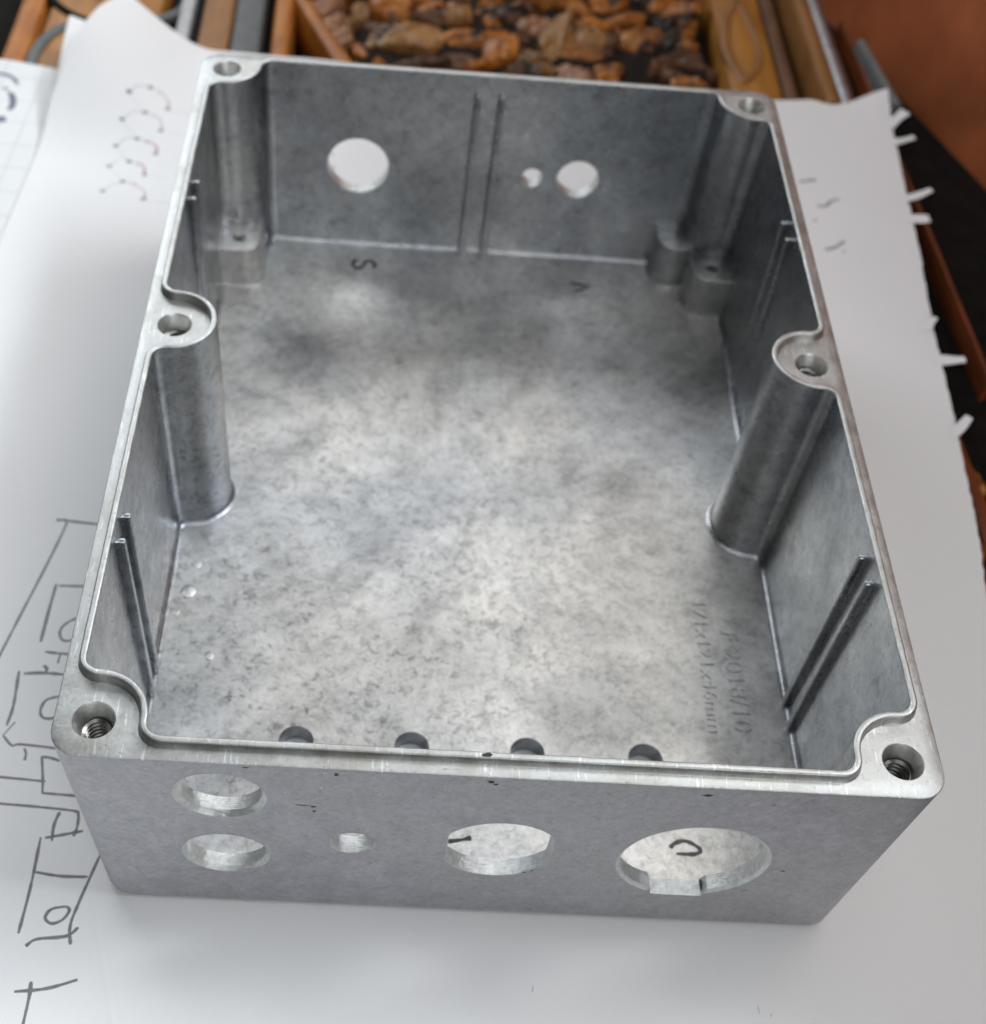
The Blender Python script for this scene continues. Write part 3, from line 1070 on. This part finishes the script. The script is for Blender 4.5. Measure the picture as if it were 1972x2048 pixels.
# a few marks behind the box, seen through the largest far hole
ink_lines('ink_arc', [([(-36.2, 128), (-34.4, 130), (-33.2, 128.6)], 0.4), ([(-37.0, 116.5), (-35.6, 114.8), (-34.2, 115.4)], 0.6)], 'red_ink')
ink_lines('ink_stroke', [([(-35.6, 126), (-34.6, 124.2)], 0.5), ([(-35.9, 121), (-34.9, 120.0)], 0.6)], 'blue_ink')

# second sheet just under the first, seen as a strip beyond its left edge
LEFT2 = [(-150, -114.5), (79, -109.0), (117, -108.4), (150, -109.2), (170, -109.6)]
bm = bmesh.new()
under_z = lambda x, y: -0.35 + 6.0 * (smoothstep(0, 1, (-80 - x) / 30.0) if x < -80 else 0) * smoothstep(125, 170, y)
sheet_mesh(bm, LEFT2, [(-150, 60), (170, 70)], -150, [(-108.5, 168.5), (-90, 163), (116, 158)], under_z, 0.1, 60, 60)
o = mesh_obj('under_sheet', bm, 'paper', None, 60)
tag(o, 'covered white sheet, only a thin strip showing beyond the curled far left corner', 'paper')

# squared notebook page at the far left
pad = thing('squared_page', 'squared paper page with dark pen sketch, at the far left under the white sheet', 'paper')
GT = [(-108.5, 154.5), (-60, 154.0), (0, 152.6), (60, 151.8), (116, 151.5)]
gz = lambda x, y: -0.75 + 2.2 * smoothstep(140, 156, y) * smoothstep(-104, -125, x)
bm = bmesh.new()
sheet_mesh(bm, [(-150, -182), (170, -170)], [(-150, -104), (170, -100)], -150, GT, gz, 0.25, 30, 90)
mesh_obj('page', bm, 'grid', pad, 60)
for pts, w_ in (([(-129, 146.5), (-124, 146.8), (-121, 145.6), (-119.0, 142.8)], 1.0), ([(-123.0, 141.6), (-120.2, 139), (-118.9, 134.5), (-119.4, 131.8)], 1.6),
                ([(-122.5, 128.2), (-120.6, 127.6), (-119.2, 127.9)], 2.6), ([(-124, 118.4), (-121.5, 117.8)], 1.8)):
    b = bmesh.new()
    ribbon(b, pts, w_, lambda x, y: gz(x, y), 0.02)
    mesh_obj('pen_line', b, 'blue_ink', pad, 0)

# ------------------------------------------------------------------ carved table under the papers
table = thing('carved_table', 'dark carved wooden table with orange brown relief, under the papers', 'table', (0, 0, -0.45))


def tpart(name, bm, mat, smooth=35):
    o = mesh_obj(name, bm, mat, None, smooth)
    o.parent = table
    o.location.z = 0.45
    return o


b = bmesh.new()
edge_x = lambda y: 119.8 + (234.9 - y) * 0.3569 - 4.0       # the table stops just short of the armchair
TOPP = [(-260, -230), (edge_x(-230), -230), (edge_x(330), 330), (-260, 330)]
rings(b, [[(x, y, h) for x, y in TOPP] for h in (-30, -14)])
for h in (-30, -14):
    b.faces.new([b.verts.new((x, y, h)) for x, y in TOPP])
bevel_all(b, 1.5, 2)
tpart('tabletop', b, 'black_wood')


def bar(name, p0, p1, w, z0, z1, mat, bev=1.2, w2=None, bend=0.0):
    """a straight moulded strip from p0 to p1 (mm), w wide"""
    b = bmesh.new()
    a, c = Vector(p0), Vector(p1)
    d = (c - a).normalized()
    q = Vector((-d.y, d.x))
    w2 = w2 or w
    n_ = 14
    rs_ = []
    for i in range(n_ + 1):
        t = i / n_
        p = a.lerp(c, t) + q * bend * 4 * t * (1 - t)
        ww = lerp(w, w2, t) / 2
        top = z1 + 0.25 * mnoise.noise(Vector((p.x * .05, p.y * .05, w)))
        prof_ = [(-ww, z0), (-ww, top - bev), (-ww + bev * .35, top - bev * .3), (-ww + bev, top), (ww - bev, top), (ww - bev * .35, top - bev * .3), (ww, top - bev), (ww, z0)]
        rs_.append([(p.x + q.x * s, p.y + q.y * s, h) for s, h in prof_])
    v = rings(b, rs_)
    b.faces.new(v[0])
    b.faces.new(list(reversed(v[-1])))
    return tpart(name, b, mat)


# left part: flat wood panels crossed by dark grooves and battens
bar('wood_panel', (-124.5, 120), (-126.0, 260), 7.5, -14, -3.0, 'orange', 2.5)
bar('wood_panel', (-104.5, 120), (-104.5, 260), 31, -14, -4.0, 'amber', 1.0)
bar('pale_strip', (-80.3, 120), (-82.0, 260), 4.2, -14, -1.4, 'pale_strip', 1.2)
bar('dark_batten', (-77.0, 120), (-78.3, 260), 2.4, -14, -2.2, 'black_wood', 0.6)
bar('wood_panel', (-71.2, 120), (-73.2, 260), 8.6, -14, -1.6, 'tan', 0.8)
bar('dark_batten', (-61.9, 120), (-65.3, 260), 8.4, -14, -3.0, 'grey_paint', 0.8)
bar('wood_batten', (-51.6, 120), (-55.8, 260), 5.8, -14, -1.2, 'orange', 2.2)
bar('wood_batten', (-29.5, 155), (-51.0, 204), 6.6, -14, -1.2, 'orange', 2.4, 4.6)


def groove(pts, w, z, mat='grey_paint'):
    b = bmesh.new()
    P = smooth_path(pts, 8)
    rs_ = []
    n_ = len(P)
    for i, p in enumerate(P):
        d = (P[min(i + 1, n_ - 1)] - P[max(i - 1, 0)]).normalized()
        q = Vector((-d.y, d.x))
        rs_.append([(p.x + q.x * s * w / 2, p.y + q.y * s * w / 2, z + h) for s, h in ((-1, -1.5), (-0.9, 0), (-0.5, 0.5), (0.5, 0.5), (0.9, 0), (1, -1.5))])
    v = rings(b, rs_)
    b.faces.new(v[0])
    b.faces.new(list(reversed(v[-1])))
    return tpart('dark_inlay', b, mat)


groove([(-119.5, 150), (-119.6, 158), (-119.6, 166), (-117.6, 174), (-112.8, 180), (-104, 183.5)], 3.6, -3.6)
groove([(-122, 196), (-118.9, 190.6), (-113.6, 185.6), (-107.4, 182), (-102, 180)], 2.6, -3.4, 'black_wood')
groove([(-98, 178), (-91, 184.5), (-84, 191), (-82.6, 198)], 3.0, -3.5)
groove([(-108, 196), (-105, 205), (-106, 214)], 2.0, -3.4, 'black_wood')

b = bmesh.new()
box(b, -32, 70, 150, 262, -13.9, -7.0)
bevel_all(b, 0.6, 2)
tpart('relief_ground', b, 'carve_ground')

# carved leaves, each a domed piece standing in the dark ground
POLY = [
[(-28.3, 208.4), (-18.9, 209.8), (-18.2, 202.2), (-23.3, 200.4), (-27.6, 202.4)] ,
[(-16.9, 210.1), (-8.6, 211.3), (-8.9, 205.1), (-12.8, 202.6), (-16.5, 202.5)] ,
[(-7.7, 206.0), (-5.4, 210.2), (-0.6, 210.1), (0.2, 203.3), (-3.7, 201.3), (-7.3, 202.3)] ,
[(-29.6, 193.2), (-28.2, 196.4), (-10.3, 198.1), (-9.8, 190.8), (-13.9, 183.8), (-22.0, 185.6), (-27.7, 186.2)] ,
[(-8.8, 197.6), (-0.6, 197.3), (9.0, 193.4), (5.2, 190.4), (-2.1, 188.7), (-8.3, 190.3)] ,
[(-23.3, 181.1), (-6.7, 184.8), (-7.0, 174.3), (-22.3, 174.3)] ,
[(-6.3, 182.7), (4.4, 186.3), (4.3, 175.1), (-5.1, 173.8)] ,
[(-33.8, 185.4), (-30.8, 186.5), (-29.2, 182.5), (-30.4, 178.1), (-32.8, 181.3)] ,
[(-27.3, 177.1), (-24.3, 176.8), (-23.4, 172.8), (-26.8, 173.0)] ,
[(-34.3, 203.0), (-32.5, 206.3), (-29.7, 204.4), (-30.2, 198.3), (-33.2, 197.1)] ,
[(-46.0, 202.1), (-40.1, 207.5), (-37.7, 207.1), (-42.6, 198.8)] ,
[(-42.4, 195.1), (-35.9, 202.8), (-34.5, 198.4), (-39.1, 191.9)] ,
[(-39.6, 188.2), (-35.2, 191.7), (-33.8, 186.8), (-37.1, 183.5)] ,
[(5.2, 191.5), (10.6, 194.4), (13.7, 192.6), (12.7, 183.2), (8.5, 181.9), (5.1, 181.4)] ,
[(14.0, 189.1), (21.1, 194.4), (21.6, 184.4), (16.9, 181.6), (13.1, 182.5)] ,
[(14.9, 180.0), (23.0, 181.7), (23.2, 175.5), (17.8, 174.8), (15.6, 176.6)] ,
[(21.9, 193.8), (25.3, 200.9), (30.3, 206.1), (31.4, 195.8), (30.3, 189.8), (26.6, 185.0), (23.2, 186.7)] ,
[(25.2, 179.9), (28.1, 183.8), (32.5, 188.0), (34.1, 181.1), (34.5, 174.2), (29.9, 172.9), (25.7, 173.1)] ,
[(15.5, 204.0), (20.8, 207.8), (25.1, 206.1), (25.3, 201.6), (20.5, 198.0), (16.6, 199.7)] ,
[(31.5, 206.3), (36.4, 208.5), (41.3, 203.9), (40.4, 201.5), (35.3, 202.3), (32.1, 203.3)] ,
[(32.3, 198.1), (38.0, 201.1), (40.8, 196.4), (37.7, 190.1), (32.7, 190.9)] ,
[(37.2, 181.5), (41.6, 184.2), (44.5, 182.5), (42.5, 176.0), (37.9, 174.7)] ,
[(46.1, 198.6), (50.4, 203.6), (56.3, 202.9), (54.5, 195.3), (48.5, 193.7), (45.8, 194.8)] ,
[(58.2, 201.7), (63.7, 204.7), (67.4, 206.0), (66.6, 202.1), (59.4, 197.4)] ,
[(53.6, 208.6), (58.9, 214.0), (65.2, 220.3), (70.0, 218.7), (67.7, 208.3), (61.4, 205.9), (56.5, 204.5)] ,
[(27.5, 216.5), (38.2, 218.8), (36.2, 211.5), (29.8, 212.1)] ,
[(8.9, 209.9), (19.8, 214.6), (24.2, 214.4), (19.3, 209.9), (10.4, 207.1)] ,
[(4.9, 204.0), (7.7, 208.2), (10.0, 204.7), (8.8, 200.1), (6.0, 201.2)] ,
[(46.0, 192.3), (54.8, 193.9), (54.2, 187.3), (48.7, 186.6)] ,
[(58.2, 175.9), (61.8, 177.4), (62.1, 173.7), (58.2, 172.5)] ,
[(62.8, 176.5), (67.0, 176.4), (67.7, 172.4), (62.8, 172.4)] ,
]
KIND = {0: 'carve_orange', 1: 'carve_orange', 3: 'carve_tan', 4: 'carve_orange', 5: 'brown', 6: 'brown', 10: 'carve_peach', 11: 'carve_peach', 12: 'carve_peach', 13: 'carve_orange', 16: 'carve_tan', 17: 'carve_peach', 19: 'carve_orange', 22: 'carve', 28: 'brown', 18: 'carve_peach', 9: 'carve_tan'}
PALE = [2, 14, 15, 20]


def leaf(poly, mat, seed, ztop):
    """one carved piece: an angular outline, bevelled edge, faceted and slightly tilted top"""
    b = bmesh.new()
    P = [Vector((x, y)) for x, y in poly]
    c = sum(P, Vector((0, 0))) / len(P)
    out = []
    n_ = len(P)
    for i in range(n_):
        a, m_, d = P[i - 1], P[i], P[(i + 1) % n_]
        m_ = c + (m_ - c) * 1.36
        a, d = c + (a - c) * 1.36, c + (d - c) * 1.36
        out += [m_.lerp(a, 0.16), m_ + (c - m_) * 0.03, m_.lerp(d, 0.16), m_.lerp(d, 0.5)]
    rnd_ = random.Random(seed)
    tx, ty = rnd_.uniform(-.25, .25), rnd_.uniform(-.2, .3)
    ang = rnd_.uniform(0, math.pi)
    ax = Vector((math.cos(ang), math.sin(ang)))
    rs_ = []
    for k, dz in ((1.04, -13.5 - ztop), (1.0, -2.6), (0.95, -1.0), (0.86, -0.3), (0.6, 0.1), (0.34, 0.3), (0.12, 0.3)):
        r_ = []
        for p in out:
            q = c + (p - c) * k
            w = q - c
            ridge = -0.22 * abs(w.dot(ax))
            nz = 1.0 * mnoise.noise(Vector((q.x * 0.35, q.y * 0.35, seed))) + 0.5 * mnoise.noise(Vector((q.x * 0.9, q.y * 0.9, seed)))
            nz += 0.45 * math.sin(w.dot(ax) * 2.1 + seed) * (1 if k < 0.96 else 0.3)
            zz = ztop + dz + (nz + ridge + tx * w.x + ty * w.y if dz > -5 else 0)
            r_.append((q.x, q.y, zz))
        rs_.append(r_)
    v = rings(b, rs_)
    b.faces.new(v[-1])
    b.faces.new(list(reversed(v[0])))
    return tpart('carved_leaf', b, mat, 22)


for i, p in enumerate(POLY):
    m_ = KIND.get(i, 'carve_tan' if i in PALE else 'carve')
    leaf(p, m_, i * 1.7 + 0.5, -3.4 - (i * 37 % 10) * 0.28 - (2.6 if m_ == 'brown' else 0))
# the carving goes on beyond the top edge of the photograph and under the papers
rnd = random.Random(11)
for i in range(26):
    cx, cy = -40 + (i % 9) * 14 + rnd.uniform(-3, 3), 221 + (i // 9) * 13 + rnd.uniform(-3, 3)
    if cx > 66:
        continue
    n_ = rnd.randint(5, 7)
    pl_ = []
    for k in range(n_):
        a = 2 * math.pi * k / n_ + rnd.uniform(-.3, .3)
        r = rnd.uniform(3.6, 6.2)
        pl_.append((cx + r * 1.2 * math.cos(a), cy + r * math.sin(a)))
    leaf(pl_, rnd.choice(['carve', 'carve_orange', 'carve_tan', 'carve']), i + 50.3, -4.0 + rnd.uniform(-1, 1))

rnd = random.Random(23)
for i in range(34):
    cx, cy = rnd.uniform(-28, 66), rnd.uniform(172, 224)
    L_, w_, a_ = rnd.uniform(3.5, 9), rnd.uniform(1.4, 2.6), rnd.uniform(-0.5, 0.9)
    d_, q_ = Vector((math.cos(a_), math.sin(a_))), Vector((-math.sin(a_), math.cos(a_)))
    c_ = Vector((cx, cy))
    pl_ = [tuple(c_ - d_ * L_), tuple(c_ - d_ * L_ * .3 - q_ * w_), tuple(c_ + d_ * L_ * .6 - q_ * w_ * .8), tuple(c_ + d_ * L_), tuple(c_ + d_ * L_ * .3 + q_ * w_), tuple(c_ - d_ * L_ * .5 + q_ * w_ * .9)]
    leaf(pl_, rnd.choice(['carve', 'brown', 'brown', 'carve_orange']), i + 90.7, -5.4 + rnd.uniform(-0.6, 0.6))

# right part: a knotted panel and the mouldings along the table's edge
bar('wood_panel', (82.5, 120), (82.0, 262), 16.5, -14, -4.2, 'amber', 3.0)
groove([(79.6, 176), (76.6, 188), (76.2, 200), (78.6, 213), (82.5, 222)], 3.6, -4.1, 'tan')
groove([(80.5, 178), (84.6, 186), (85.8, 199), (84.4, 212), (82.8, 222)], 2.6, -4.1, 'tan')
bar('dark_batten', (93.0, 110), (92.5, 250), 4.0, -14, -5.5, 'brown', 1.0)
bar('edge_moulding', (111.2, -40), (100.6, 163), 4.6, -14, -2.4, 'rust', 1.5)
bar('edge_moulding', (102.2, 163.2), (100.8, 240), 5.0, -14, -0.6, 'tan', 1.8)
bar('steel_trim', (107.6, 120), (105.5, 236), 5.0, -14, -1.2, 'gloss_strip', 2.0)
bar('edge_moulding', (124.0, 60), (116.4, 222), 1.1, -14, -7.5, 'rust', 0.4)
bar('steel_trim', (122.6, 170), (118.2, 204), 2.8, -14, -4.0, 'dull_strip', 1.0)
for p_, m_ in (([(105.2, 26.5), (109.5, 26.0), (111.6, 22), (108.6, 17.2), (104.5, 17.5)], 'carve'), ([(103.6, 5.5), (108.5, 6.0), (109.0, 2.2), (103.0, 1.2)], 'orange'),
               ([(102.0, -4), (107, -4), (107, -10), (101.5, -11)], 'carve'), ([(104.8, 15.2), (109.0, 15.6), (110.5, 11.8), (104.0, 11.2)], 'orange')):
    leaf(p_, m_, p_[0][1], -4.0)

# ------------------------------------------------------------------ leather armchair beside the table
seat = thing('leather_armchair', 'red brown leather armchair, blurred, past the far right edge of the table', 'armchair', (0.25, 0.30, -0.45))


def padded(x0, x1, y0, y1, z0, z1, r, n_=14, seed=0.0):
    """an upholstered block with soft edges and creases"""
    b = bmesh.new()
    rs_ = []
    lv = [(z0, 0.0)] + [(lerp(z0, z1 - r, t), 0.0) for t in (0.2, 0.4, 0.6, 0.8)] + [(z1 - r + r * math.sin(a), r * (1 - math.cos(a))) for a in [i / 8 * math.pi / 2 for i in range(9)]]
    for z_, ins in lv:
        hx, hy = (x1 - x0) / 2 - ins, (y1 - y0) / 2 - ins
        cx, cy = (x0 + x1) / 2, (y0 + y1) / 2
        rc = max(4, 32 - ins)
        h = math.pi / 2
        P = (arc(cx + hx - rc, cy - hy + rc, rc, -h, 0, n_) + arc(cx + hx - rc, cy + hy - rc, rc, 0, h, n_) +
             arc(cx - hx + rc, cy + hy - rc, rc, h, 2 * h, n_) + arc(cx - hx + rc, cy - hy + rc, rc, 2 * h, 3 * h, n_))
        r_ = []
        for x, y in P:
            k = 2.2 * mnoise.noise(Vector((x * .02, y * .02, z_ * .02 + seed)))
            r_.append((x + k, y + k, z_))
        rs_.append(r_)
    v = rings(b, rs_)
    b.faces.new(v[-1])
    b.faces.new(list(reversed(v[0])))
    return b


seat.location = (0.1469, 0.159, -0.45)
seat.rotation_euler.z = math.atan(0.3569)
for nm, b, mt in (('armrest', padded(0, 135, -420, 420, -150, 300, 45), 'leather'), ('base', padded(6, 700, -410, 410, -450, -152, 8, 6), 'leather'), ('seat_cushion', padded(138, 700, -400, 400, -150, 30, 40, 10, 5.0), 'leather')):  # armrest made tall and run on out of view to shade the paper
    o = mesh_obj(nm, b, mt, None, 60)
    o.parent = seat
    o.location = (0, 0, 0.45)
b = bmesh.new()
box(b, -200, 90, -180, 300, -450, -30)
tpart('plinth', b, 'black_wood', 0)
